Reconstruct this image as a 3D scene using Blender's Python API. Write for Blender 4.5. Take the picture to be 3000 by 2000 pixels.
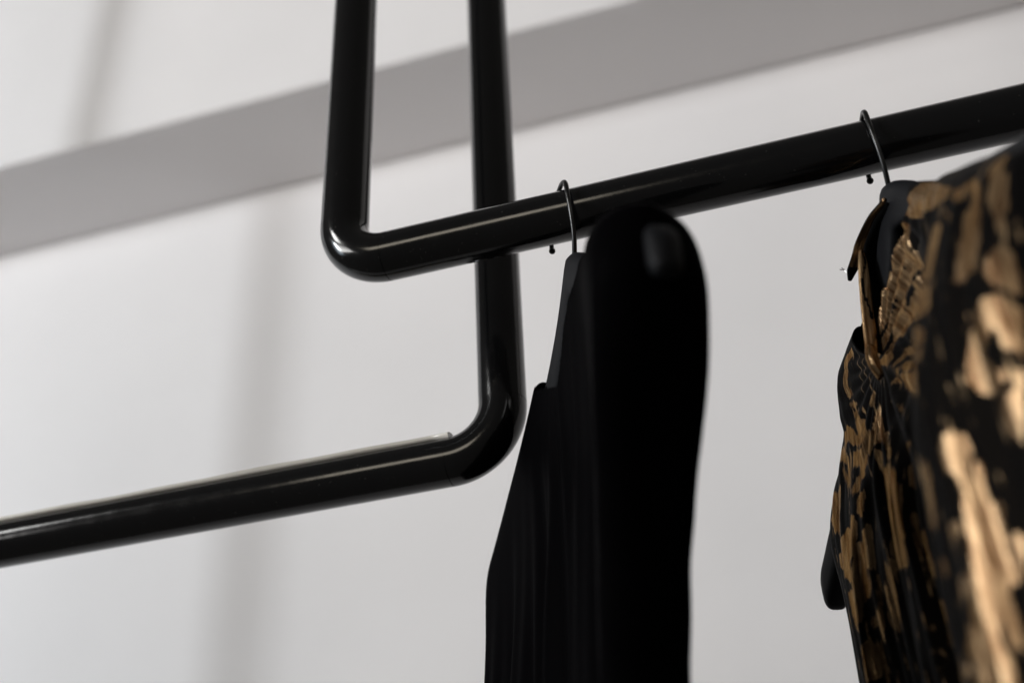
import math, random
import numpy as np
try:
    import bpy
    from mathutils import Matrix
except ImportError:          # the shape functions below are plain numpy
    bpy = None

random.seed(4)
# ------------------------------------------------------------------ camera, light, exposure
CAM_AXES = ((0.95515042, 0.19608971, 0.22189297),
            (0.29357597, -0.52902699, -0.79620575),
            (-0.03874038, 0.82563870, -0.56286759))
CAM_POS = (0.0, 0.0, 1.55)
FSTOP = 3.7
FOCUS = 0.735
KEY_RADIANCE = 138.0
SIDE_RADIANCE = 1.72
LEFT_RADIANCE = 0.82
LOW_RADIANCE = 0.9
HIGH_RADIANCE = 1.05
RIGHT_RADIANCE = 0.35
WARM_RADIANCE = 5.0
WORLD = 0.075


def aim(o, target):
    from mathutils import Vector
    o.rotation_euler = (Vector(target) - o.location).to_track_quat('-Z', 'Y').to_euler()


def area(name, loc, target, sx, sy, radiance, col, spread=180):
    l = bpy.data.lights.new(name, 'AREA')
    l.shape = 'RECTANGLE'
    l.size, l.size_y = sx, sy
    l.energy = radiance * math.pi * sx * sy      # watts for that radiance
    l.color = col
    l.spread = math.radians(spread)
    o = bpy.data.objects.new(name, l)
    bpy.context.scene.collection.objects.link(o)
    o.location = loc
    aim(o, target)
    return o


if bpy:
    for o in list(bpy.data.objects):
        bpy.data.objects.remove(o)
    S = bpy.context.scene
    C = S.collection
    cd = bpy.data.cameras.new('camera')
    cam = bpy.data.objects.new('camera', cd)
    C.objects.link(cam)
    m = Matrix.Identity(4)
    for i in range(3):
        for j in range(3):
            m[i][j] = CAM_AXES[i][j]
        m[i][3] = CAM_POS[i]
    cam.matrix_world = m
    cd.sensor_width = 36.0
    cd.lens = 3580.0 / 3000.0 * 36.0
    cd.clip_start, cd.clip_end = 0.02, 60
    cd.dof.use_dof = True
    cd.dof.focus_distance = FOCUS
    cd.dof.aperture_fstop = FSTOP
    S.camera = cam
    S.view_settings.view_transform = 'Standard'
    S.view_settings.look = 'None'
    S.view_settings.exposure = 0.0
    S.view_settings.gamma = 1.0
    S.view_settings.use_curve_mapping = False
    w = bpy.data.worlds.new('World')
    S.world = w
    w.use_nodes = True
    w.node_tree.nodes['Background'].inputs[0].default_value = (1.0, 0.95, 0.90, 1)
    w.node_tree.nodes['Background'].inputs[1].default_value = WORLD
    # tall narrow window, far left: throws the upright's shadow on the wall
    area('window_key', (-4.48, -1.84, 2.90), (-0.7, 1.2, 2.5), 0.23, 1.0, KEY_RADIANCE, (0.91, 0.96, 1.0))
    # the wide window front beside it
    area('window_side', (-3.92, -2.25, 2.60), (0.75, 1.5, 3.35), 1.95, 1.2, SIDE_RADIANCE, (1.0, 0.98, 0.955), 50)
    area('fill_left', (-4.0, -1.0, 2.5), (-1.3, 1.2, 2.6), 0.8, 1.6, LEFT_RADIANCE, (0.76, 0.89, 1.0), 50)  # added cool fill, brightens the left of wall and beam
    area('fill_low', (-2.8, -0.6, 1.3), (-1.3, 1.286, 1.8), 0.4, 0.5, LOW_RADIANCE, (0.80, 0.90, 1.0), 36)  # added bluish fill with a narrow beam for the lower left wall
    area('fill_high', (-3.4, -2.2, 3.9), (0.15, 0.45, 1.75), 0.7, 0.9, HIGH_RADIANCE, (1.0, 0.99, 0.97), 30)  # added lamp aimed at the dresses, puts highlights on the gold cloth
    area('fill_right', (2.6, -2.0, 3.0), (0.5, 1.2, 2.8), 1.5, 1.2, RIGHT_RADIANCE, (1.0, 0.98, 0.96), 75)  # added fill, lifts the right end of wall and beam
    # warm daylit strip behind the photographer
    area('window_back', (-1.10, -2.6, 2.62), (-0.25, 0.57, 2.0), 1.20, 0.70, WARM_RADIANCE, (1.0, 0.90, 0.74))


# ------------------------------------------------------------------ helpers
def tag(o, label=None, cat=None, group=None, kind=None):
    if label: o['label'] = label
    if cat: o['category'] = cat
    if group: o['group'] = group
    if kind: o['kind'] = kind
    return o


def obj(name, verts, faces, mat=None, parent=None, smooth=True):
    me = bpy.data.meshes.new(name)
    me.from_pydata([tuple(map(float, v)) for v in verts], [], [tuple(map(int, f)) for f in faces])
    me.update()
    if smooth:
        me.polygons.foreach_set('use_smooth', [True] * len(me.polygons))
    o = bpy.data.objects.new(name, me)
    C.objects.link(o)
    if mat: me.materials.append(mat)
    if parent: o.parent = parent
    return o


def empty(name, loc):
    o = bpy.data.objects.new(name, None)
    o.empty_display_size = 0.02
    C.objects.link(o)
    o.location = loc
    return o


def material(name, col, rough=0.5, metal=0.0, spec=0.5, coat=0.0, coat_rough=0.05):
    mt = bpy.data.materials.new(name)
    mt.use_nodes = True
    b = mt.node_tree.nodes['Principled BSDF']
    b.inputs['Base Color'].default_value = (*col, 1)
    b.inputs['Roughness'].default_value = rough
    b.inputs['Metallic'].default_value = metal
    b.inputs['Specular IOR Level'].default_value = spec
    b.inputs['Coat Weight'].default_value = coat
    b.inputs['Coat Roughness'].default_value = coat_rough
    return mt


def node(mt, kind, **kw):
    n = mt.node_tree.nodes.new(kind)
    for k, v in kw.items():
        if k in n.inputs.keys():
            n.inputs[k].default_value = v
        else:
            setattr(n, k, v)
    return n


def bump(mt, height, dist, strength=1.0):
    b = mt.node_tree.nodes['Principled BSDF']
    n = node(mt, 'ShaderNodeBump')
    n.inputs['Distance'].default_value = dist
    n.inputs['Strength'].default_value = strength
    mt.node_tree.links.new(height, n.inputs['Height'])
    mt.node_tree.links.new(n.outputs['Normal'], b.inputs['Normal'])


def sweep(path, radii, seg=40, cap=False):
    """tube along a list of points, parallel-transported frame"""
    P = np.array(path, float)
    n = len(P)
    if np.isscalar(radii): radii = [radii] * n
    T = np.gradient(P, axis=0)
    T /= np.linalg.norm(T, axis=1)[:, None]
    a = np.array([0, 0, 1.0]) if abs(T[0][2]) < .9 else np.array([0, 1.0, 0])
    N = a - T[0] * (a @ T[0]); N /= np.linalg.norm(N)
    V, Fc = [], []
    for i in range(n):
        N = N - T[i] * (N @ T[i]); N /= np.linalg.norm(N)
        B = np.cross(T[i], N)
        for k in range(seg):
            t = 2 * math.pi * k / seg
            V.append(P[i] + radii[i] * (math.cos(t) * N + math.sin(t) * B))
    for i in range(n - 1):
        for k in range(seg):
            k2 = (k + 1) % seg
            Fc.append((i * seg + k, i * seg + k2, (i + 1) * seg + k2, (i + 1) * seg + k))
    if cap:
        Fc.append(tuple(range(seg - 1, -1, -1)))
        Fc.append(tuple((n - 1) * seg + k for k in range(seg)))
    return V, Fc


def smooth_path(pts, n):
    """Catmull-Rom through the points"""
    P = np.array(pts, float)
    P = np.vstack([2 * P[0] - P[1], P, 2 * P[-1] - P[-2]])
    out = []
    m_ = len(P) - 3
    for i in range(n):
        t = i / (n - 1) * m_
        k = min(int(t), m_ - 1); f = t - k
        p0, p1, p2, p3 = P[k:k + 4]
        out.append(.5 * (2 * p1 + (p2 - p0) * f + (2 * p0 - 5 * p1 + 4 * p2 - p3) * f * f + (3 * p1 - p0 - 3 * p2 + p3) * f ** 3))
    return np.array(out)


# ------------------------------------------------------------------ places (metres)
R_TUBE = 0.016
Y1, Z1 = 0.572, 2.0395           # front rail axis
ZH = 2.034                       # height the hanger shapes are measured from
X1 = -0.2705                     # its upright
Y2, Z2 = 0.657, 1.9310           # rear rail axis
X2 = -0.1915                     # its right upright
X2L = -1.480                     # its left upright
TOP = 3.85
WALL_Y, BEAM_Y, BEAM_Z = 1.286, 1.10, 2.832

# ------------------------------------------------------------------ cloth and hanger shapes (numpy)
SPAN = 0.19
BOW = 0.018


class Plane:
    """curved vertical sheet through a hanger: s along it (plus = towards the wall), o sideways, z below the rail axis"""
    def __init__(self, x, yaw):
        self.O = np.array([x, Y1, ZH])
        a = math.radians(yaw)
        self.u = np.array([-math.sin(a), math.cos(a), 0])
        self.v = np.array([math.cos(a), math.sin(a), 0])

    def at(self, s, o, z):
        s, o, z = np.broadcast_arrays(np.asarray(s, float), np.asarray(o, float), np.asarray(z, float))
        o = o - BOW * (s / SPAN) ** 2
        return self.O + s[..., None] * self.u + o[..., None] * self.v + z[..., None] * np.array([0, 0, 1.0])


BLACK = Plane(-0.1225, 28)
GOLD = Plane(0.0634, 18)


def shoulder(s):
    return -0.036 - 0.68 * np.abs(s) + 0.012 * np.exp(-((s + .014) / .030) ** 2)


def sstep(x, a, b):
    t = np.clip((x - a) / (b - a), 0, 1)
    return t * t * (3 - 2 * t)


def loop_sheet(top_s, top_z, far_edge, near_edge, zbot, width, folds, na, nt, pl, kround=.16, dround=.016, power=1.6, bias=1.0):
    """closed cloth tube: front face (a: far to near), then back face. returns verts, faces, params"""
    a = np.linspace(0, 1, na)
    a = 1 - (1 - a) ** bias                        # finer columns towards the near end
    t = np.linspace(0, 1, nt) ** power
    sF, sN = top_s[0], top_s[-1]
    st = sF + (sN - sF) * a
    zt = np.interp(-st, [-x for x in top_s], top_z)
    A, T = np.meshgrid(a, t)                       # rows t, cols a
    Zt = np.broadcast_to(zt, A.shape)
    Zz = Zt + (zbot - Zt) * T
    zz = np.linspace(0, .7, 701)
    ker = np.hanning(31); ker /= ker.sum()

    def eased(e_):
        y = np.interp(zz, [-p[1] for p in e_], [p[0] for p in e_])
        return np.convolve(np.pad(y, 15, 'edge'), ker, 'valid')
    fe = np.interp(-Zz, zz, eased(far_edge))
    ne = np.interp(-Zz, zz, eased(near_edge))
    St = np.broadcast_to(st, A.shape)
    full = fe + (ne - fe) * A
    # top row keeps its own s, rows below ease to the edge-to-edge spread
    e = sstep(Zt - Zz, 0, .06)
    Ss = St * (1 - e) + full * e
    D = Zt - Zz
    q = np.abs(2 * A - 1)
    edge = np.sqrt(np.clip(1 - (np.clip(q - 1 + kround, 0, 1) / kround) ** 2, 0, 1))
    rise = np.sqrt(1 - np.exp(-D / dround))
    out = []
    for side in (-1, 1):
        W = width(Ss, Zz, side) * edge * rise
        O = side * W + folds(Ss, Zz, D, side) * edge * sstep(D, 0, .03)
        out.append((Ss, O, Zz))
    return A, T, out


# ---- gold dress
G_TOP_S = [.160, .156, .150, .124, .101, .0985, .092, .082, .072, .06, .03, 0, -.03, -.0497, -.081, -.0994, -.1267, -.1524, -.166, -.187]
G_TOP_Z = [-.172, -.162, -.148, -.1335, -.113, -.096, -.083, -.0765, -.073, -.070, -.055, -.036, -.052, -.0660, -.0930, -.1040, -.1240, -.1425, -.1535, -.169]
G_FAR = [(.160, -.10), (.160, -.172), (.152, -.1995), (.150, -.229), (.152, -.263), (.160, -.36), (.170, -.62)]
G_NEAR = [(-.187, -.10), (-.190, -.20), (-.186, -.30), (-.18, -.62)]
G_KNOT = (.036, -.120)


def g_width(s, z, side):
    base = .009 + .016 * sstep(-z, .10, .24)
    near = .030 * sstep(-s, .02, .17) * (0.45 + .55 * sstep(-z, .14, .26))
    hang = .004 * sstep(-s, .05, .1)
    return base + near + hang + .006 * np.exp(-((s - .10) / .02) ** 2) * np.exp(-((z + .095) / .03) ** 2)


def g_folds(s, z, d, side):
    ds, dz = s - G_KNOT[0], G_KNOT[1] - z
    rho = np.hypot(ds, dz) + 1e-6
    phi = np.arctan2(ds, dz)
    fan = .0026 * np.cos(21 * phi + 1.5 * np.sin(3 * phi)) * sstep(rho, .006, .05) * np.exp(-(rho / .13) ** 2) * (1 - .85 * sstep(s, .045, .085))
    low = sstep(-z, .13, .3)
    mid = sstep(rho, .02, .10)
    vert = low * (.0042 * np.sin(84 * s + 1.2 + 4 * z) + .0026 * np.sin(191 * s + 9 * z))
    vert = vert + mid * (.0011 * np.sin(330 * s - 10 * z + 1)
                         + .0007 * np.sin(520 * s + 8 * z + 2.2 * np.sin(37 * s + 5 * z))
                         + .0003 * np.sin(870 * s - 11 * z + 2 * np.sin(61 * s)) * np.sin(20 * z + 9 * s))
    # a deep hollow beside the near ridge
    ridge = .012 * np.exp(-((s + .098 - .10 * (z + .25)) / .018) ** 2) * sstep(-z, .15, .26)
    hollow = .016 * np.exp(-((s + .055 - .10 * (z + .25)) / .026) ** 2) * sstep(-z, .12, .25)
    if side < 0:
        return -fan - vert - ridge + hollow
    return fan * .6 + vert


def gold_sheet(na=560, nt=460):
    return loop_sheet(G_TOP_S, G_TOP_Z, G_FAR, G_NEAR, -.62, g_width, g_folds, na, nt, GOLD, kround=.34, dround=.012, power=1.45, bias=1.6)


# ---- black dress
B_TOP_S = [.184, .174, .1295, .106, .072, 0, -.06, -.13, -.188, -.194]
B_TOP_Z = [-.166, -.150, -.1160, -.1000, -.0775, -.030, -.070, -.110, -.146, -.152]
B_FAR = [(.184, -.10), (.184, -.166), (.180, -.224), (.172, -.32), (.168, -.62)]
B_NEAR = [(-.194, -.10), (-.196, -.180), (-.176, -.207), (-.143, -.235), (-.114, -.268), (-.090, -.315), (-.068, -.40), (-.060, -.62)]


def b_width(s, z, side):
    near = sstep(-s, .04, .17)
    w_ = .010 + .0155 * near + .008 * sstep(-z, .16, .34) * (1 - .8 * near)
    return w_


def b_folds(s, z, d, side):
    low = sstep(d, .02, .22)
    f = .0030 * np.sin(95 * s + 5 * z) + .0018 * np.sin(173 * s - 7 * z + .6) + .0011 * np.sin(310 * s + 3 * z)
    return side * f * low * sstep(s, -.14, -.04)


def black_sheet(na=240, nt=240):
    return loop_sheet(B_TOP_S, B_TOP_Z, B_FAR, B_NEAR, -.62, b_width, b_folds, na, nt, BLACK, kround=.10, dround=.010, power=1.4)


def inside(poly, x, y):
    r = np.zeros(x.shape, bool)
    n = len(poly)
    for i in range(n):
        x1, y1 = poly[i]; x2, y2 = poly[(i + 1) % n]
        if y1 == y2: continue
        c = ((y1 > y) != (y2 > y)) & (x < (x2 - x1) * (y - y1) / (y2 - y1) + x1)
        r ^= c
    return r


def sheet_mesh(out, pl, holes):
    """join front and back grids along top and both edges; drop faces whose centre lies in a hole (front, back lists of (s,z) polygons)"""
    (s0, o0, z0), (s1, o1, z1) = out
    nt, na = s0.shape
    V = np.concatenate([pl.at(s0, o0, z0).reshape(-1, 3), pl.at(s1, o1, z1).reshape(-1, 3)])
    idx0 = np.arange(nt * na).reshape(nt, na)
    idx1 = idx0 + nt * na
    idx1 = idx1.copy()
    idx1[0, :] = idx0[0, :]; idx1[:, 0] = idx0[:, 0]; idx1[:, -1] = idx0[:, -1]
    F_ = []
    for idx, (s, o, z), hs, flip in ((idx0, out[0], holes[0], False), (idx1, out[1], holes[1], True)):
        cs = (s[:-1, :-1] + s[1:, 1:]) / 2; cz = (z[:-1, :-1] + z[1:, 1:]) / 2
        keep = np.ones(cs.shape, bool)
        for h in hs: keep &= ~inside(h, cs, cz)
        q = np.stack([idx[:-1, :-1], idx[1:, :-1], idx[1:, 1:], idx[:-1, 1:]], -1)[keep]
        if flip: q = q[:, ::-1]
        F_.append(q)
    F_ = np.concatenate(F_)
    used = np.zeros(len(V), bool); used[F_.ravel()] = True
    re = np.cumsum(used) - 1
    return V[used], re[F_], used


# V-shaped slit of the gold dress: front and back face, in (s, z)
G_SLIT = [(-.0475, .0), (-.0475, -.0796), (-.0337, -.0859), (-.012, -.0892), (.0201, -.0959), (.0398, -.116), (.058, -.100), (.070, -.084),
          (.073, -.060), (.073, .0)]
B_NECK = [(-.057, .0), (-.054, -.0809), (-.0313, -.0828), (-.017, -.0891), (-.0037, -.1034), (.0043, -.1167), (.0338, -.0995), (.0449, -.0938),
          (.066, -.083), (.069, .0)]
B_BACK = [(.069, .0), (.067, -.080), (.05, -.078), (-.03, -.06), (-.045, -.05), (-.05, .0)]
# gold figure of the brocade: polygons in the cloth's own (a, t) coordinates, 1 = gold, 0 = black
#PATCHES_BEGIN
PATCHES = [
    (0.95, [(0.6286, 0.0087), (0.6423, 0.0027), (0.6805, 0.0027), (0.8691, 0.0330), (0.8934, 0.0375), (0.8679, 0.0479), (0.7531, 0.0449), (0.6277, 0.0432), (0.5811, 0.0387), (0.5887, 0.0236)]),
    (1, [(0.5891, 0.0260), (0.6306, 0.0094), (0.6462, 0.0028), (0.6934, 0.0121), (0.6402, 0.0311), (0.5846, 0.0372), (0.5780, 0.0396)]),
    (1, [(0.5769, 0.0448), (0.5912, 0.0575), (0.5830, 0.0741), (0.5771, 0.0776), (0.5707, 0.0832), (0.5364, 0.0932), (0.5149, 0.1045), (0.4516, 0.1210), (0.4033, 0.0823), (0.4504, 0.0910), (0.4826, 0.0969), (0.5212, 0.0732), (0.5515, 0.0549)]),
    (1.1, [(0.5795, 0.0810), (0.6240, 0.0903), (0.6231, 0.0994), (0.5857, 0.1135), (0.5247, 0.1376), (0.4587, 0.1259), (0.5184, 0.1051), (0.5513, 0.0906)]),
    (1.1, [(0.8665, 0.0769), (0.8967, 0.0811), (0.8936, 0.0995), (0.8859, 0.1312), (0.8634, 0.1354), (0.8553, 0.1434), (0.8613, 0.1167), (0.8623, 0.0923)]),
    (1, [(0.8633, 0.1415), (0.8858, 0.1442), (0.8853, 0.1641), (0.8623, 0.1625), (0.8497, 0.1616), (0.8547, 0.1477)]),
    (0.95, [(0.4089, 0.0786), (0.8827, 0.1574), (0.8755, 0.1683), (0.8609, 0.1701), (0.5229, 0.1543), (0.4804, 0.1633), (0.4184, 0.1467), (0.3982, 0.1464), (0.3564, 0.1139), (0.3560, 0.1012), (0.3610, 0.0837)]),
    (0.8, [(0.8716, 0.1854), (0.8729, 0.1952), (0.8535, 0.1981), (0.4585, 0.1805), (0.4286, 0.1695), (0.4076, 0.1534), (0.4573, 0.1701), (0.4966, 0.1657), (0.8600, 0.1815)]),
    (0.8, [(0.8679, 0.2005), (0.8661, 0.2091), (0.8497, 0.2138), (0.4877, 0.1995), (0.4720, 0.1974), (0.4674, 0.1896), (0.8541, 0.2077), (0.8606, 0.2017)]),
    (0.75, [(0.4333, 0.1787), (0.4715, 0.1965), (0.4240, 0.1853), (0.4142, 0.1784), (0.4039, 0.1682)]),
    (0.95, [(0.5044, 0.2047), (0.8601, 0.2228), (0.7933, 0.2383), (0.4702, 0.2200), (0.4413, 0.2010)]),
    (0, [(0.5475, 0.0902), (0.5411, 0.0962), (0.5063, 0.1110), (0.5065, 0.1090), (0.5277, 0.0997)]),
    (0, [(0.4846, 0.1183), (0.4876, 0.1199), (0.4656, 0.1280), (0.4584, 0.1266)]),
    (0, [(0.5465, 0.1150), (0.5769, 0.1156), (0.5176, 0.1364), (0.5120, 0.1355)]),
    (0, [(0.5924, 0.1022), (0.6046, 0.1043), (0.5494, 0.1253), (0.5469, 0.1250)]),
    (0, [(0.4515, 0.1250), (0.4787, 0.1223), (0.4815, 0.1228), (0.4571, 0.1293), (0.3726, 0.1012), (0.3581, 0.0943), (0.3647, 0.0896)]),
    (0, [(0.4748, 0.1443), (0.4789, 0.1449), (0.4170, 0.1361), (0.3599, 0.1131), (0.3572, 0.1062), (0.4076, 0.1258)]),
    (0, [(0.5353, 0.1557), (0.8569, 0.1781), (0.4611, 0.1738), (0.4172, 0.1587), (0.4029, 0.1464), (0.4729, 0.1669)]),
    (0, [(0.5243, 0.1298), (0.5296, 0.1307), (0.4923, 0.1422), (0.4661, 0.1498), (0.4659, 0.1478), (0.4952, 0.1397)]),
    (1, [(0.2582, 0.0313), (0.2537, 0.0377), (0.2367, 0.0393), (0.2241, 0.0333), (0.2277, 0.0229)]),
    (1, [(0.2340, 0.0410), (0.2236, 0.0485), (0.2258, 0.0606), (0.2312, 0.0772), (0.2146, 0.0630), (0.2153, 0.0467), (0.2171, 0.0346)]),
    (0.95, [(0.2205, 0.0746), (0.2433, 0.0921), (0.2271, 0.0879)]),
    (1, [(0.2212, 0.0876), (0.2451, 0.1040), (0.2500, 0.1152), (0.2757, 0.1297), (0.2681, 0.1413), (0.2320, 0.1215), (0.2282, 0.1101)]),
    (1, [(0.2623, 0.1071), (0.2704, 0.1151), (0.2624, 0.1130)]),
    (0.8, [(0.3198, 0.1220), (0.3274, 0.1363), (0.3152, 0.1384), (0.2963, 0.1229)]),
    (0.8, [(0.3356, 0.1526), (0.3563, 0.1716), (0.3621, 0.1984), (0.3307, 0.1790), (0.2997, 0.1596), (0.3182, 0.1481)]),
    (1, [(0.1796, 0.0709), (0.2161, 0.1069), (0.2220, 0.1181), (0.2614, 0.1430), (0.2461, 0.1441), (0.2168, 0.1261), (0.2071, 0.1174), (0.1963, 0.1017), (0.1401, 0.0367), (0.1338, 0.0333), (0.1473, 0.0280)]),
    (0.8, [(0.2711, 0.1386), (0.3599, 0.1935), (0.4040, 0.2438), (0.4046, 0.2510), (0.3973, 0.2451), (0.3267, 0.1863), (0.2965, 0.1676), (0.2896, 0.1713), (0.2682, 0.1778), (0.2557, 0.1852), (0.2112, 0.1816), (0.2069, 0.1740), (0.2115, 0.1666), (0.2451, 0.1681), (0.2097, 0.1466), (0.2032, 0.1252), (0.2498, 0.1514), (0.2591, 0.1429)]),
    (0, [(0.2808, 0.1677), (0.2860, 0.1702), (0.2585, 0.1813), (0.2505, 0.1794)]),
    (0, [(0.3296, 0.1763), (0.3510, 0.1924), (0.3581, 0.2159), (0.3550, 0.2118)]),
    (0.75, [(0.3156, 0.1863), (0.3404, 0.2110), (0.3423, 0.2235), (0.4005, 0.2594), (0.4098, 0.2709), (0.4154, 0.2890), (0.4144, 0.3092), (0.4138, 0.3289), (0.3964, 0.3523), (0.3048, 0.3086), (0.3015, 0.2838), (0.3232, 0.2625), (0.3355, 0.2370), (0.3330, 0.2248), (0.3166, 0.1971)]),
    (0.62, [(0.1420, 0.0437), (0.1688, 0.0837), (0.1967, 0.1246), (0.2029, 0.1480), (0.2069, 0.1740), (0.2052, 0.1840), (0.1927, 0.1679), (0.1580, 0.0867), (0.1454, 0.0587)]),
    (0.68, [(0.0817, 0.0280), (0.1377, 0.0728), (0.1383, 0.0896), (0.1264, 0.1150), (0.1229, 0.1260), (0.0816, 0.0868), (0.0463, 0.0413), (0.0762, 0.0461)]),
    (1.1, [(0.1988, 0.2020), (0.2013, 0.2124), (0.1983, 0.2249), (0.1921, 0.2361), (0.1741, 0.2328), (0.0733, 0.1309), (0.0774, 0.1168), (0.1297, 0.1332), (0.1477, 0.1386)]),
    (1.1, [(0.0779, 0.1162), (0.1128, 0.1709), (0.1299, 0.1738), (0.1906, 0.2355), (0.1963, 0.2327), (0.1189, 0.1347)]),
    (0.8, [(0.2121, 0.1845), (0.2494, 0.2003), (0.2371, 0.2154), (0.2272, 0.2239), (0.2075, 0.2025)]),
    (0.95, [(0.2224, 0.2375), (0.2361, 0.2355), (0.2364, 0.2548), (0.2343, 0.2787), (0.1911, 0.2511), (0.1970, 0.2418)]),
    (1, [(0.1970, 0.2332), (0.2371, 0.2564), (0.2336, 0.2788), (0.2257, 0.2669), (0.2085, 0.2724), (0.2241, 0.2916), (0.2109, 0.2957), (0.1963, 0.2953), (0.1934, 0.3045), (0.1915, 0.3103), (0.1263, 0.2403), (0.1219, 0.2207), (0.1162, 0.1926), (0.1811, 0.2496), (0.1906, 0.2452)]),
    (0.6, [(0.2003, 0.3178), (0.2100, 0.3161), (0.2298, 0.3226), (0.2298, 0.3302), (0.2224, 0.3315), (0.2093, 0.3295)]),
    (0.7, [(0.1847, 0.3253), (0.2060, 0.3413), (0.2193, 0.3506), (0.2163, 0.3656), (0.2069, 0.3716), (0.1993, 0.3750), (0.1848, 0.3625), (0.1903, 0.3408)]),
    (0.75, [(0.2383, 0.2828), (0.2391, 0.2999), (0.2353, 0.3324), (0.2187, 0.3545), (0.2200, 0.3851), (0.2156, 0.3830), (0.2177, 0.3457), (0.2325, 0.3100)]),
    (0.5, [(0.2654, 0.2828), (0.3032, 0.3031), (0.3022, 0.3292), (0.2933, 0.3576), (0.2574, 0.3533), (0.2358, 0.3368), (0.2512, 0.3075)]),
    (0.45, [(0.2391, 0.3547), (0.2544, 0.3563), (0.2414, 0.3932), (0.2324, 0.3901)]),
    (0.95, [(0.4544, 0.2710), (0.4667, 0.2724), (0.4288, 0.2758), (0.4456, 0.3066), (0.4285, 0.2984), (0.4257, 0.2782)]),
    (0.8, [(0.7928, 0.2990), (0.7988, 0.2991), (0.7944, 0.3226), (0.7878, 0.3505), (0.7690, 0.3507), (0.7679, 0.3270)]),
    (0.8, [(0.4496, 0.3479), (0.4547, 0.3543), (0.4552, 0.3817), (0.4316, 0.3702)]),
    (0.62, [(0.4183, 0.3196), (0.4290, 0.3176), (0.4311, 0.3422), (0.4302, 0.3607), (0.4254, 0.3589), (0.4176, 0.3426)]),
    (0.7, [(0.4322, 0.2119), (0.4426, 0.2199), (0.4596, 0.2423), (0.4433, 0.2287)]),
    (0.95, [(0.9037, 0.0426), (0.9203, 0.0409), (0.9363, 0.0322), (0.9443, 0.0322), (0.9306, 0.0489), (0.9229, 0.0552), (0.9147, 0.0535)]),
    (0.8, [(0.9373, 0.0353), (0.9551, 0.0399), (0.9598, 0.0747), (0.9571, 0.1075), (0.9492, 0.1343), (0.9217, 0.1330), (0.9232, 0.1096), (0.9285, 0.0909), (0.9301, 0.0711), (0.9453, 0.0604)]),
    (1, [(0.9613, 0.0229), (0.9673, 0.0088), (0.9719, 0.0085), (0.9753, 0.0271), (0.9813, 0.0360), (0.9810, 0.0749), (0.9769, 0.0743), (0.9778, 0.0916), (0.9735, 0.0939), (0.9709, 0.0734), (0.9652, 0.0575), (0.9667, 0.0457)]),
    (1, [(0.9705, 0.1124), (0.9764, 0.1121), (0.9805, 0.1204), (0.9809, 0.1397), (0.9602, 0.1378), (0.9614, 0.1253)]),
    (1, [(0.9606, 0.1335), (0.9817, 0.1355), (0.9810, 0.1551), (0.9789, 0.1557), (0.9753, 0.1513), (0.9648, 0.1463)]),
    (0.6, [(0.9217, 0.1330), (0.9404, 0.1336), (0.9257, 0.1433), (0.9177, 0.1430)]),
    (0.8, [(0.8959, 0.0587), (0.9166, 0.0748), (0.9090, 0.0754)]),
    (1.1, [(0.9544, 0.1619), (0.9681, 0.1556), (0.9730, 0.1616), (0.9771, 0.1708), (0.9803, 0.1719), (0.9740, 0.2126), (0.9713, 0.2102), (0.9717, 0.2033), (0.9632, 0.2043), (0.9634, 0.1919), (0.9607, 0.1831), (0.9570, 0.1836), (0.9502, 0.1989), (0.9430, 0.2002), (0.9380, 0.2124), (0.9489, 0.2227), (0.9600, 0.2247), (0.9596, 0.2285), (0.9452, 0.2391), (0.9323, 0.2427), (0.9244, 0.2412), (0.9192, 0.2329), (0.9217, 0.2177), (0.9300, 0.1905), (0.9474, 0.1711)]),
    (0.6, [(0.9258, 0.1656), (0.9296, 0.1730), (0.9282, 0.1826), (0.9237, 0.1951), (0.9225, 0.1904), (0.9258, 0.1793)]),
    (1.1, [(0.9535, 0.2446), (0.9618, 0.2420), (0.9588, 0.2594), (0.9425, 0.2589)]),
    (1.1, [(0.9443, 0.2552), (0.9599, 0.2557), (0.9561, 0.2828), (0.9513, 0.2791), (0.9431, 0.2697)]),
    (0.75, [(0.9657, 0.2265), (0.9717, 0.2231), (0.9629, 0.2596), (0.9588, 0.2594)]),
    (0.75, [(0.9599, 0.2557), (0.9643, 0.2559), (0.9561, 0.2828)]),
    (0.62, [(0.8794, 0.2778), (0.8921, 0.2747), (0.8992, 0.2787), (0.9000, 0.2859), (0.8942, 0.3068), (0.8909, 0.3343), (0.8866, 0.3676), (0.8785, 0.3674), (0.8819, 0.3408), (0.8864, 0.3135), (0.8825, 0.3064), (0.8762, 0.3112), (0.8717, 0.2991)]),
    (1.3, [(0.8994, 0.3015), (0.9057, 0.2999), (0.9002, 0.3175), (0.8999, 0.3277), (0.8945, 0.3545), (0.8980, 0.3606), (0.8965, 0.3678), (0.8829, 0.3675), (0.8910, 0.3410), (0.8932, 0.3275)]),
    (1, [(0.8979, 0.3386), (0.9023, 0.3332), (0.9187, 0.3333), (0.9078, 0.3532), (0.9090, 0.3611), (0.9272, 0.3564), (0.9244, 0.3669), (0.8928, 0.3677)]),
    (0.8, [(0.4529, 0.2714), (0.4661, 0.2737), (0.4293, 0.2817), (0.4454, 0.3069), (0.4285, 0.2980), (0.4256, 0.2794)]),
    (0.8, [(0.7941, 0.2986), (0.7993, 0.2980), (0.7973, 0.3201), (0.7906, 0.3515), (0.7684, 0.3524), (0.7687, 0.3239)]),
    (0.8, [(0.8716, 0.3474), (0.8773, 0.3488), (0.8741, 0.3542), (0.8678, 0.3555), (0.8553, 0.3654), (0.8096, 0.3661)]),
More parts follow.
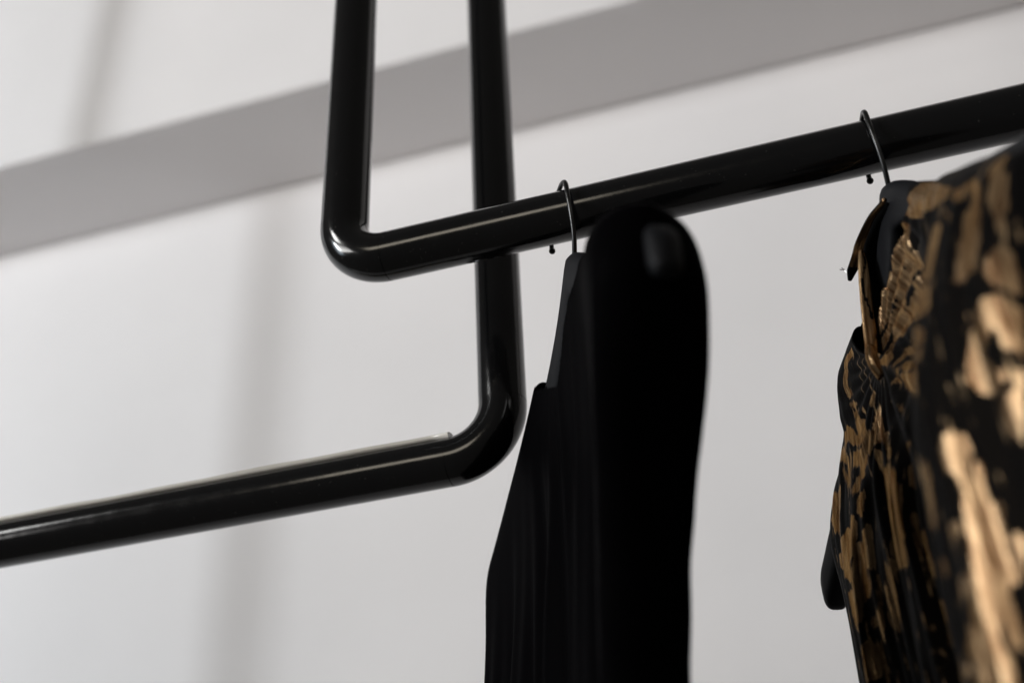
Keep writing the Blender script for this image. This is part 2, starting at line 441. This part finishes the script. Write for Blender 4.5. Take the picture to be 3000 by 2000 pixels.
    (1.3, [(0.8838, 0.3641), (0.9271, 0.3635), (0.9208, 0.3843), (0.9023, 0.3915), (0.8964, 0.3927), (0.8945, 0.4015), (0.8966, 0.4195), (0.8954, 0.4316), (0.8931, 0.4382), (0.8906, 0.4376), (0.8909, 0.4256), (0.8904, 0.4102), (0.8871, 0.4164), (0.8845, 0.4286), (0.8826, 0.4436), (0.8882, 0.4406), (0.8861, 0.4641), (0.7988, 0.4675), (0.8231, 0.4592), (0.8539, 0.4557), (0.8289, 0.4501), (0.8176, 0.4495), (0.8007, 0.4433), (0.8264, 0.4270), (0.8625, 0.4104), (0.8782, 0.3816)]),
    (0, [(0.8985, 0.3940), (0.9113, 0.3974), (0.9032, 0.4139), (0.8986, 0.4066)]),
    (0, [(0.9020, 0.3644), (0.9060, 0.3643), (0.9057, 0.3734), (0.9020, 0.3755)]),
    (0.8, [(0.4502, 0.3619), (0.4556, 0.3691), (0.4609, 0.3907), (0.4499, 0.3864)]),
    (0.8, [(0.7851, 0.3737), (0.7938, 0.3749), (0.7955, 0.3895), (0.7891, 0.3909)]),
    (0.8, [(0.4546, 0.4103), (0.4653, 0.4148), (0.4539, 0.4441), (0.4352, 0.4366)]),
    (0.6, [(0.4109, 0.4014), (0.4233, 0.4051), (0.4244, 0.4219), (0.4213, 0.4205), (0.4152, 0.4106)]),
    (0.6, [(0.4170, 0.4284), (0.4313, 0.4397), (0.4334, 0.4502), (0.4308, 0.4504), (0.4291, 0.4428), (0.4184, 0.4353)]),
    (0.5, [(0.8237, 0.3870), (0.8722, 0.3849), (0.8254, 0.4050), (0.8034, 0.4120)]),
    (0.45, [(0.7902, 0.4466), (0.8054, 0.4554), (0.7958, 0.4656), (0.7685, 0.4628)]),
]
#PATCHES_END


def paint(A, T):
    g = np.full(A.shape, .24)
    for val, poly in PATCHES:
        m_ = inside(poly, A, T)
        g[m_] = val
    k = np.array([1, 3, 5, 3, 1.]); k /= k.sum()
    for ax in (0, 1):
        g = np.apply_along_axis(lambda r_: np.convolve(np.pad(r_, 2, 'edge'), k, 'valid'), ax, g)
    return g


# ------------------------------------------------------------------ build
def build():
    # ---- materials
    plaster = material('painted_plaster', (.80, .78, .77), .75, spec=.3)
    tc = node(plaster, 'ShaderNodeTexCoord')
    n1 = node(plaster, 'ShaderNodeTexNoise', Scale=55.0, Detail=6.0, Roughness=.6)
    n2 = node(plaster, 'ShaderNodeTexNoise', Scale=4.5, Detail=6.0)
    lk = plaster.node_tree.links
    lk.new(tc.outputs['Object'], n1.inputs['Vector']); lk.new(tc.outputs['Object'], n2.inputs['Vector'])
    rp = node(plaster, 'ShaderNodeValToRGB')
    rp.color_ramp.elements[0].color = (.755, .729, .726, 1); rp.color_ramp.elements[1].color = (.835, .807, .802, 1)
    lk.new(n2.outputs['Fac'], rp.inputs['Fac'])
    lk.new(rp.outputs['Color'], plaster.node_tree.nodes['Principled BSDF'].inputs['Base Color'])
    bump(plaster, n1.outputs['Fac'], .002, .2)

    tube = material('black_enamel', (.0035, .0035, .0038), .22, spec=.45)
    lk = tube.node_tree.links
    tc = node(tube, 'ShaderNodeTexCoord')
    sc = node(tube, 'ShaderNodeTexNoise', Scale=60.0, Detail=5.0, Roughness=.65)
    mp = node(tube, 'ShaderNodeMapRange')
    mp.inputs['From Min'].default_value = .35; mp.inputs['From Max'].default_value = .75
    mp.inputs['To Min'].default_value = .11; mp.inputs['To Max'].default_value = .19
    lk.new(tc.outputs['Object'], sc.inputs['Vector'])
    lk.new(sc.outputs['Fac'], mp.inputs['Value'])
    lk.new(mp.outputs['Result'], tube.node_tree.nodes['Principled BSDF'].inputs['Roughness'])
    du = node(tube, 'ShaderNodeTexNoise', Scale=520.0, Detail=2.0)
    lk.new(tc.outputs['Object'], du.inputs['Vector'])
    dr = node(tube, 'ShaderNodeValToRGB')
    dr.color_ramp.elements[0].color = (.0035, .0035, .0038, 1); dr.color_ramp.elements[0].position = .70
    dr.color_ramp.elements[1].color = (.035, .034, .032, 1); dr.color_ramp.elements[1].position = .80
    lk.new(du.outputs['Fac'], dr.inputs['Fac']); lk.new(dr.outputs['Color'], tube.node_tree.nodes['Principled BSDF'].inputs['Base Color'])
    nb = node(tube, 'ShaderNodeTexNoise', Scale=90.0, Detail=2.0)
    lk.new(tc.outputs['Object'], nb.inputs['Vector'])
    bump(tube, nb.outputs['Fac'], .0006, .12)

    trim = material('clear_plastic_trim', (.33, .30, .26), .25)
    lk = trim.node_tree.links
    tc = node(trim, 'ShaderNodeTexCoord')
    mpn = node(trim, 'ShaderNodeMapping'); mpn.inputs['Scale'].default_value = (3, 400, 400)
    ns = node(trim, 'ShaderNodeTexNoise', Scale=4.0, Detail=4.0)
    rp = node(trim, 'ShaderNodeValToRGB')
    rp.color_ramp.elements[0].color = (.40, .37, .33, 1); rp.color_ramp.elements[0].position = .3
    rp.color_ramp.elements[1].color = (.62, .59, .54, 1); rp.color_ramp.elements[1].position = .7
    lk.new(tc.outputs['Object'], mpn.inputs['Vector']); lk.new(mpn.outputs['Vector'], ns.inputs['Vector'])
    lk.new(ns.outputs['Fac'], rp.inputs['Fac'])
    lk.new(rp.outputs['Color'], trim.node_tree.nodes['Principled BSDF'].inputs['Base Color'])

    wire = material('black_wire', (.003, .003, .003), .30)
    felt = material('matt_black_hanger', (.0075, .0078, .009), .55, spec=.08)
    satin = material('black_crepe', (.0012, .0011, .0013), .45, spec=.005)
    lk = satin.node_tree.links
    tc = node(satin, 'ShaderNodeTexCoord')
    nw = node(satin, 'ShaderNodeTexNoise', Scale=900.0, Detail=2.0)
    lk.new(tc.outputs['Object'], nw.inputs['Vector'])
    bump(satin, nw.outputs['Fac'], .0004, .25)
    df = node(satin, 'ShaderNodeBsdfDiffuse'); df.inputs['Color'].default_value = (.0016, .0015, .0018, 1)
    ms = node(satin, 'ShaderNodeMixShader'); ms.inputs[0].default_value = .35
    lk.new(df.outputs[0], ms.inputs[1]); lk.new(satin.node_tree.nodes['Principled BSDF'].outputs[0], ms.inputs[2])
    lk.new(ms.outputs[0], satin.node_tree.nodes['Material Output'].inputs['Surface'])
    lining = material('black_lining', (.003, .003, .0032), .6, spec=.04)

    # brocade
    gold = bpy.data.materials.new('gold_black_brocade'); gold.use_nodes = True
    nt_ = gold.node_tree; lk = nt_.links
    pb = nt_.nodes['Principled BSDF']
    at_ = node(gold, 'ShaderNodeAttribute'); at_.attribute_name = 'figure'
    uv = node(gold, 'ShaderNodeAttribute'); uv.attribute_name = 'cloth'
    mpa = node(gold, 'ShaderNodeMapping'); mpa.inputs['Scale'].default_value = (900, 70, 1)
    fine = node(gold, 'ShaderNodeTexNoise', Scale=1.0, Detail=4.0, Roughness=.6)
    lk.new(uv.outputs['Vector'], mpa.inputs['Vector']); lk.new(mpa.outputs['Vector'], fine.inputs['Vector'])
    mpb = node(gold, 'ShaderNodeMapping'); mpb.inputs['Scale'].default_value = (1400, 1400, 1)
    weave = node(gold, 'ShaderNodeTexVoronoi', Scale=1.0)
    lk.new(uv.outputs['Vector'], mpb.inputs['Vector']); lk.new(mpb.outputs['Vector'], weave.inputs['Vector'])
    mpc = node(gold, 'ShaderNodeMapping'); mpc.inputs['Scale'].default_value = (300, 20, 1)
    streak = node(gold, 'ShaderNodeTexNoise', Scale=1.0, Detail=3.0, Roughness=.55)
    lk.new(uv.outputs['Vector'], mpc.inputs['Vector']); lk.new(mpc.outputs['Vector'], streak.inputs['Vector'])
    avg = node(gold, 'ShaderNodeMath', operation='MULTIPLY_ADD'); avg.inputs[1].default_value = 1.15
    lk.new(streak.outputs['Fac'], avg.inputs[0]); lk.new(fine.outputs['Fac'], avg.inputs[2])
    # frayed threshold: figure + noise
    ad = node(gold, 'ShaderNodeMath', operation='MULTIPLY_ADD')
    ad.inputs[1].default_value = .9; ad.inputs[2].default_value = -.95
    lk.new(avg.outputs['Value'], ad.inputs[0])
    sm = node(gold, 'ShaderNodeMath', operation='ADD')
    lk.new(at_.outputs['Fac'], sm.inputs[0]); lk.new(ad.outputs['Value'], sm.inputs[1])
    thr = node(gold, 'ShaderNodeMapRange'); thr.interpolation_type = 'SMOOTHSTEP'
    thr.inputs['From Min'].default_value = .42; thr.inputs['From Max'].default_value = .56
    lk.new(sm.outputs['Value'], thr.inputs['Value'])
    tone = node(gold, 'ShaderNodeValToRGB')
    tone.color_ramp.elements[0].color = (.100, .049, .022, 1); tone.color_ramp.elements[0].position = .42
    tone.color_ramp.elements[1].color = (.60, .42, .24, 1); tone.color_ramp.elements[1].position = .72
    hf = node(gold, 'ShaderNodeMath', operation='MULTIPLY'); hf.inputs[1].default_value = .465
    lk.new(avg.outputs['Value'], hf.inputs[0]); lk.new(hf.outputs['Value'], tone.inputs['Fac'])
    mx = node(gold, 'ShaderNodeMix', data_type='RGBA')
    mx.inputs[6].default_value = (.0032, .0032, .0035, 1)
    lk.new(thr.outputs['Result'], mx.inputs[0]); lk.new(tone.outputs['Color'], mx.inputs[7])
    lk.new(mx.outputs[2], pb.inputs['Base Color'])
    me_ = node(gold, 'ShaderNodeMath', operation='MULTIPLY'); me_.inputs[1].default_value = .72
    lk.new(thr.outputs['Result'], me_.inputs[0]); lk.new(me_.outputs['Value'], pb.inputs['Metallic'])
    rr = node(gold, 'ShaderNodeMapRange'); rr.inputs['To Min'].default_value = .62; rr.inputs['To Max'].default_value = .23
    lk.new(thr.outputs['Result'], rr.inputs['Value']); lk.new(rr.outputs['Result'], pb.inputs['Roughness'])
    pb.inputs['Specular IOR Level'].default_value = .05
    pb.inputs['Specular Tint'].default_value = (.56, .41, .25, 1)
    hs = node(gold, 'ShaderNodeMath', operation='MULTIPLY_ADD'); hs.inputs[1].default_value = .5
    lk.new(weave.outputs['Distance'], hs.inputs[0]); lk.new(fine.outputs['Fac'], hs.inputs[2])
    bump(gold, hs.outputs['Value'], .0006, .4)

    # ---- setting
    def box(name, lo, hi, mat, kind):
        v = [(x, y, z) for x in (lo[0], hi[0]) for y in (lo[1], hi[1]) for z in (lo[2], hi[2])]
        f = [(0, 1, 3, 2), (4, 6, 7, 5), (0, 4, 5, 1), (2, 3, 7, 6), (0, 2, 6, 4), (1, 5, 7, 3)]
        o = obj(name, v, f, mat, smooth=False)
        bv = o.modifiers.new('soft_edge', 'BEVEL'); bv.width = .004; bv.segments = 3
        return tag(o, kind=kind)
    tag(box('wall', (-3.4, WALL_Y, 0.2), (2.6, WALL_Y + .14, 4.3), plaster, 'structure'),
        'pale off-white plaster wall behind the rails, below the grey underside of its beam', 'wall')
    tag(box('beam', (-3.4, BEAM_Y, BEAM_Z), (2.6, WALL_Y - .002, 4.3), plaster, 'structure'),
        'pale plaster beam along the wall, its shaded underside a grey band', 'beam')

    # ---- the two rails
    def arc(cx, cz, y, a0, a1, r, n=22):
        return [(cx + r * math.cos(math.radians(a0 + (a1 - a0) * i / (n - 1))), y, cz + r * math.sin(math.radians(a0 + (a1 - a0) * i / (n - 1)))) for i in range(n)]

    def lin(p, q, n):
        return [tuple(np.array(p) + (np.array(q) - np.array(p)) * i / (n - 1)) for i in range(n)]

    def rail_thing(label, y, z, xl, xr, left_up, right_up, BEND):
        t = tag(empty('clothes_rail', (xl if left_up else xr, y, z)), label, 'clothes rail', 'black tube rails')
        inv = -np.array(t.location)

        def part(name, path, rad, mat=tube, seg=48):
            v, f = sweep(path, rad, seg)
            return obj(name, np.array(v) + inv, f, mat, t)
        a = xl + BEND if left_up else xl
        b = xr - BEND if right_up else xr
        part('rail', lin((a, y, z), (b, y, z), 60), R_TUBE)
        for up, x, sgn in ((left_up, xl, 1), (right_up, xr, -1)):
            if not up: continue
            part('upright', lin((x, y, z + BEND), (x, y, TOP), 40), R_TUBE)
            cx = x + sgn * BEND
            p = arc(cx, z + BEND, y, 180 if sgn > 0 else 0, 270 if sgn > 0 else -90, BEND, 30)
            rad = R_TUBE
            part('elbow', p, rad)
        return t, inv
    rail_thing('glossy black tube rail in front, turning up at its left end, carrying both hangers', Y1, Z1, X1, 1.30, True, False, .031)
    rear, inv = rail_thing('glossy black tube rail behind, turning up at its right end, with nothing hanging on it', Y2, Z2, X2L, X2, True, True, .036)
    # thin trim along the top of the rear rail
    V, F_ = [], []
    xs = np.linspace(X2L + .045, X2 - .0345, 90)
    ph = np.radians(np.linspace(88, 127, 9))
    for i, x in enumerate(xs):
        lift = .0036 + .0003 * math.sin(x * 31) + .00025 * math.sin(x * 83)
        ring = [(math.cos(p), math.sin(p), R_TUBE - .0004) for p in ph] + [(math.cos(p), math.sin(p), R_TUBE + lift) for p in ph[::-1]]
        for c_, s_, r_ in ring: V.append((x, Y2 + r_ * c_, Z2 + r_ * s_))
    k = 18
    for i in range(len(xs) - 1):
        for j in range(k):
            F_.append((i * k + j, i * k + (j + 1) % k, (i + 1) * k + (j + 1) % k, (i + 1) * k + j))
    F_.append(tuple(range(k))); F_.append(tuple((len(xs) - 1) * k + j for j in range(k - 1, -1, -1)))
    o = obj('trim_strip', np.array(V) + inv, F_, trim, rear)
    for p in o.data.polygons: p.use_smooth = len(p.vertices) == 4
    o['label'] = 'thin tan plastic strip along the top of the rail'

    # ---- hangers
    def hanger(pl, hook_yaw, label, hx, far):
        t = tag(empty('coat_hanger', pl.O + np.array([0, 0, -.05])), label, 'coat hanger', 'black hangers on the front rail')
        inv = -np.array(t.location)
        hp = Plane(hx, hook_yaw); k = 1 / math.cos(math.radians(hook_yaw))
        prof = [(0, -.052), (0, -.043), (-.004, -.036), (-.013, -.026), (-.0188, -.013), (-.0203, -.001), (-.0183, .0100), (-.0115, .0160),
                (0, .0176), (.0115, .0160), (.0185, .0100), (.0203, .001), (.0192, -.0095)]
        pts = smooth_path([(n_ * k, 0, z) for n_, z in prof], 110)
        path = [hp.O + p[0] * hp.u + hp.v * ((pl.O - hp.O) @ hp.v + .004) * (1 - sstep(p[2], -.045, .004)) * (k_ < 55) + np.array([0, 0, p[2] + (Z1 - ZH) * sstep(p[2], -.045, -.02)]) for k_, p in enumerate(pts)]
        v, f = sweep(path, .0015, 14, cap=True)
        h = obj('hook', np.array(v) + inv, f, wire, t)
        # rounded tip
        V, F_ = [], []
        c_ = np.array(path[-1])
        for i in range(9):
            for j in range(14):
                a_, b_ = math.pi * i / 8, 2 * math.pi * j / 14
                V.append(c_ + .0021 * np.array([math.sin(a_) * math.cos(b_), math.sin(a_) * math.sin(b_), math.cos(a_)]))
        for i in range(8):
            for j in range(14):
                F_.append((i * 14 + j, (i + 1) * 14 + j, (i + 1) * 14 + (j + 1) % 14, i * 14 + (j + 1) % 14))
        obj('hook_tip', np.array(V) + inv, F_, wire, h)
        # bar: rounded-rectangle section along s
        ns = 121
        ss = np.linspace(-.203, far, ns)
        V, F_ = [], []
        m_ = 28
        for s in ss:
            q = abs(s) / (.203 if s < 0 else far)
            th_ = .0062 + .0018 * q ** 2                 # half thickness
            hh = .0155 - .002 * q                        # half height
            end = math.sqrt(max(0, 1 - max(0, (q - .965) / .035) ** 2.2))
            th_ *= .35 + .65 * end; hh *= .45 + .55 * end
            zc = shoulder(s) - .0155 + (.007 * q ** 2 if s < 0 else -.012 * q ** 3)
            for j in range(m_):
                a_ = 2 * math.pi * j / m_
                ca, sa = math.cos(a_), math.sin(a_)
                o_ = th_ * np.sign(ca) * abs(ca) ** .6
                z_ = hh * np.sign(sa) * abs(sa) ** .6
                V.append(pl.at(s, o_ + .004, zc + z_))
        for i in range(ns - 1):
            for j in range(m_):
                F_.append((i * m_ + j, i * m_ + (j + 1) % m_, (i + 1) * m_ + (j + 1) % m_, (i + 1) * m_ + j))
        F_.append(tuple(range(m_ - 1, -1, -1))); F_.append(tuple((ns - 1) * m_ + j for j in range(m_)))
        obj('shoulder_bar', np.array(V) + inv, F_, felt, t)
        return t
    hanger(BLACK, 28, 'black coat hanger nearest the bent rail, holding the plain black dress', -0.1255, .182)
    hanger(GOLD, 5, 'black coat hanger farther along the rail, holding the gold patterned dress', 0.0626, .192)

    # ---- black dress
    A, T, out = black_sheet()
    V, F_, used = sheet_mesh(out, BLACK, ([B_NECK], [B_BACK]))
    org = BLACK.O + np.array([0, 0, -.3])
    d = obj('dress', V - org, F_, satin)
    d.location = org
    tag(d, 'plain black dress draped over a hanger, out of focus at its near shoulder', 'dress', 'dresses on the front rail')

    # ---- gold dress
    org = GOLD.O + np.array([0, 0, -.3])
    t = tag(empty('dress', org), 'gold and black brocade dress hanging on the right', 'dress', 'dresses on the front rail')
    A, T, out = gold_sheet()
    V, F_, used = sheet_mesh(out, GOLD, ([G_SLIT], []))
    body = obj('fabric_body', V - org, F_, gold, t)
    g0 = paint(A, T).ravel()
    rng = np.random.RandomState(3)
    g1 = (paint(np.clip(1.04 - A, 0, 1), T) * ~((out[1][0] > -.05) & (out[1][2] > -.17))).ravel()
    fig = np.concatenate([g0, g1])[used]
    cl = np.stack([np.concatenate([out[0][0].ravel(), out[1][0].ravel() + 1]), np.concatenate([out[0][2].ravel(), out[1][2].ravel()]), np.zeros(2 * A.size)], 1)[used]
    at1 = body.data.attributes.new('figure', 'FLOAT', 'POINT'); at1.data.foreach_set('value', fig.astype(np.float32))
    at2 = body.data.attributes.new('cloth', 'FLOAT_VECTOR', 'POINT'); at2.data.foreach_set('vector', cl.astype(np.float32).ravel())
    so = body.modifiers.new('thickness', 'SOLIDIFY'); so.thickness = .0009; so.offset = 0

    def ribbon(name, mid, width_, off, mat_fn, parent, n=80, m_=20, thick=.0016):
        """flattened cloth roll following (s, z) points at sideways places off; figure value from mat_fn(along, side)"""
        P = smooth_path([(s, z, o_) for (s, z), o_ in zip(mid, off)], n)
        Wd = np.interp(np.linspace(0, 1, n), np.linspace(0, 1, len(width_)), width_)
        V, fig, cv = [], [], []
        for i in range(n):
            for j in range(m_):
                an = 2 * math.pi * j / m_
                ca, sa = math.cos(an), math.sin(an)
                pleat = 1 + .22 * math.cos(3 * an + i * .05)
                V.append(GOLD.at(P[i][0] + thick * pleat * sa, P[i][2] + Wd[i] / 2 * ca, P[i][1] - .0008 * sa))
                fig.append(mat_fn(i / (n - 1), ca)); cv.append((an * .003 + 3, P[i][1], 0))
        F2 = [(i * m_ + j, i * m_ + (j + 1) % m_, (i + 1) * m_ + (j + 1) % m_, (i + 1) * m_ + j) for i in range(n - 1) for j in range(m_)]
        F2 += [tuple(range(m_ - 1, -1, -1)), tuple((n - 1) * m_ + j for j in range(m_))]
        o = obj(name, np.array(V) - org, F2, gold, parent)
        a1 = o.data.attributes.new('figure', 'FLOAT', 'POINT'); a1.data.foreach_set('value', np.array(fig, np.float32))
        a2 = o.data.attributes.new('cloth', 'FLOAT_VECTOR', 'POINT'); a2.data.foreach_set('vector', np.array(cv, np.float32).ravel())
        return o
    RIB(ribbon, t, org)
    # black facing inside the neckline, from the collar and strap back to the hanger
    edge = smooth_path([(-.0117, -.0465, -.004), (.0019, -.0455, -.006), (.0116, -.048, -.0075), (.0201, -.052, -.009), (.0245, -.060, -.010), (.0235, -.0764, -.011),
                        (.0249, -.092, -.0125), (.0267, -.107, -.0135), (.0283, -.1195, -.0145)], 60)
    V = []
    for e_ in edge:
        for j in range(7):
            q = j / 6
            V.append(GOLD.at(e_[0] + .012 * q, e_[2] + (.004 - e_[2]) * q + .002 * math.sin(math.pi * q), e_[1] - .004 * q))
    F_ = [(i * 7 + j, i * 7 + j + 1, (i + 1) * 7 + j + 1, (i + 1) * 7 + j) for i in range(59) for j in range(6)]
    fc = obj('neck_facing', np.array(V) - org, F_, lining, t)
    sd = fc.modifiers.new('thickness', 'SOLIDIFY'); sd.thickness = .0008; sd.offset = 0
    # small steel pin at the end of the collar
    c_ = GOLD.at(.0362, -.0172, -.0570)
    pins = []
    V, F_ = [], []
    steel = material('bright_steel', (.7, .7, .7), .2, 1.0)
    for dx, dz in ((-.0028, .0004), (-.0016, .0016), (.0006, -.002)):
        v, f = sweep([c_, c_ + .5 * (GOLD.v * dx + np.array([0, 0, dz])), c_ + GOLD.v * dx + np.array([0, 0, dz])], .00028, 6)
        F_ += [tuple(i + len(V) for i in q) for q in f]; V += list(v)
    obj('pin', np.array(V) - org, F_, steel, t)


def RIB(ribbon, t, org):
    # collar band: hook side to its free tip
    ribbon('collar_band', [(-.0117, -.0459), (.0019, -.0447), (.0116, -.0471), (.0201, -.0509), (.0256, -.0557), (.034, -.0586), (.0400, -.0605)],
           [.003, .006, .007, .0072, .007, .0065, .003], [-.005, -.007, -.009, -.011, -.0125, -.0135, -.0135],
           lambda a, q: 1.0 if (a < .76 and -.85 < q < .6) else 0.0, t)
    # strap from the collar to the knot
    ribbon('shoulder_strap', [(.0235, -.0545), (.0225, -.0640), (.0235, -.0764), (.0249, -.092), (.0267, -.107), (.0283, -.1195), (.0270, -.130)],
           [.0035, .0058, .0068, .0072, .0074, .0068, .0055], [-.0105, -.0118, -.013, -.0145, -.0155, -.0165, -.0175],
           lambda a, q: 0.0 if (abs(q - .5 * math.sin(a * 13)) < .22 and a < .6) else .85, t)
    ribbon('knot', [(.0265, -.1185), (.0250, -.126), (.0245, -.132), (.0258, -.137)], [.0060, .0072, .0062, .003], [-.0175, -.0185, -.0180, -.016],
           lambda a, q: 1.3, t, n=24, thick=.003)


if bpy:
    build()
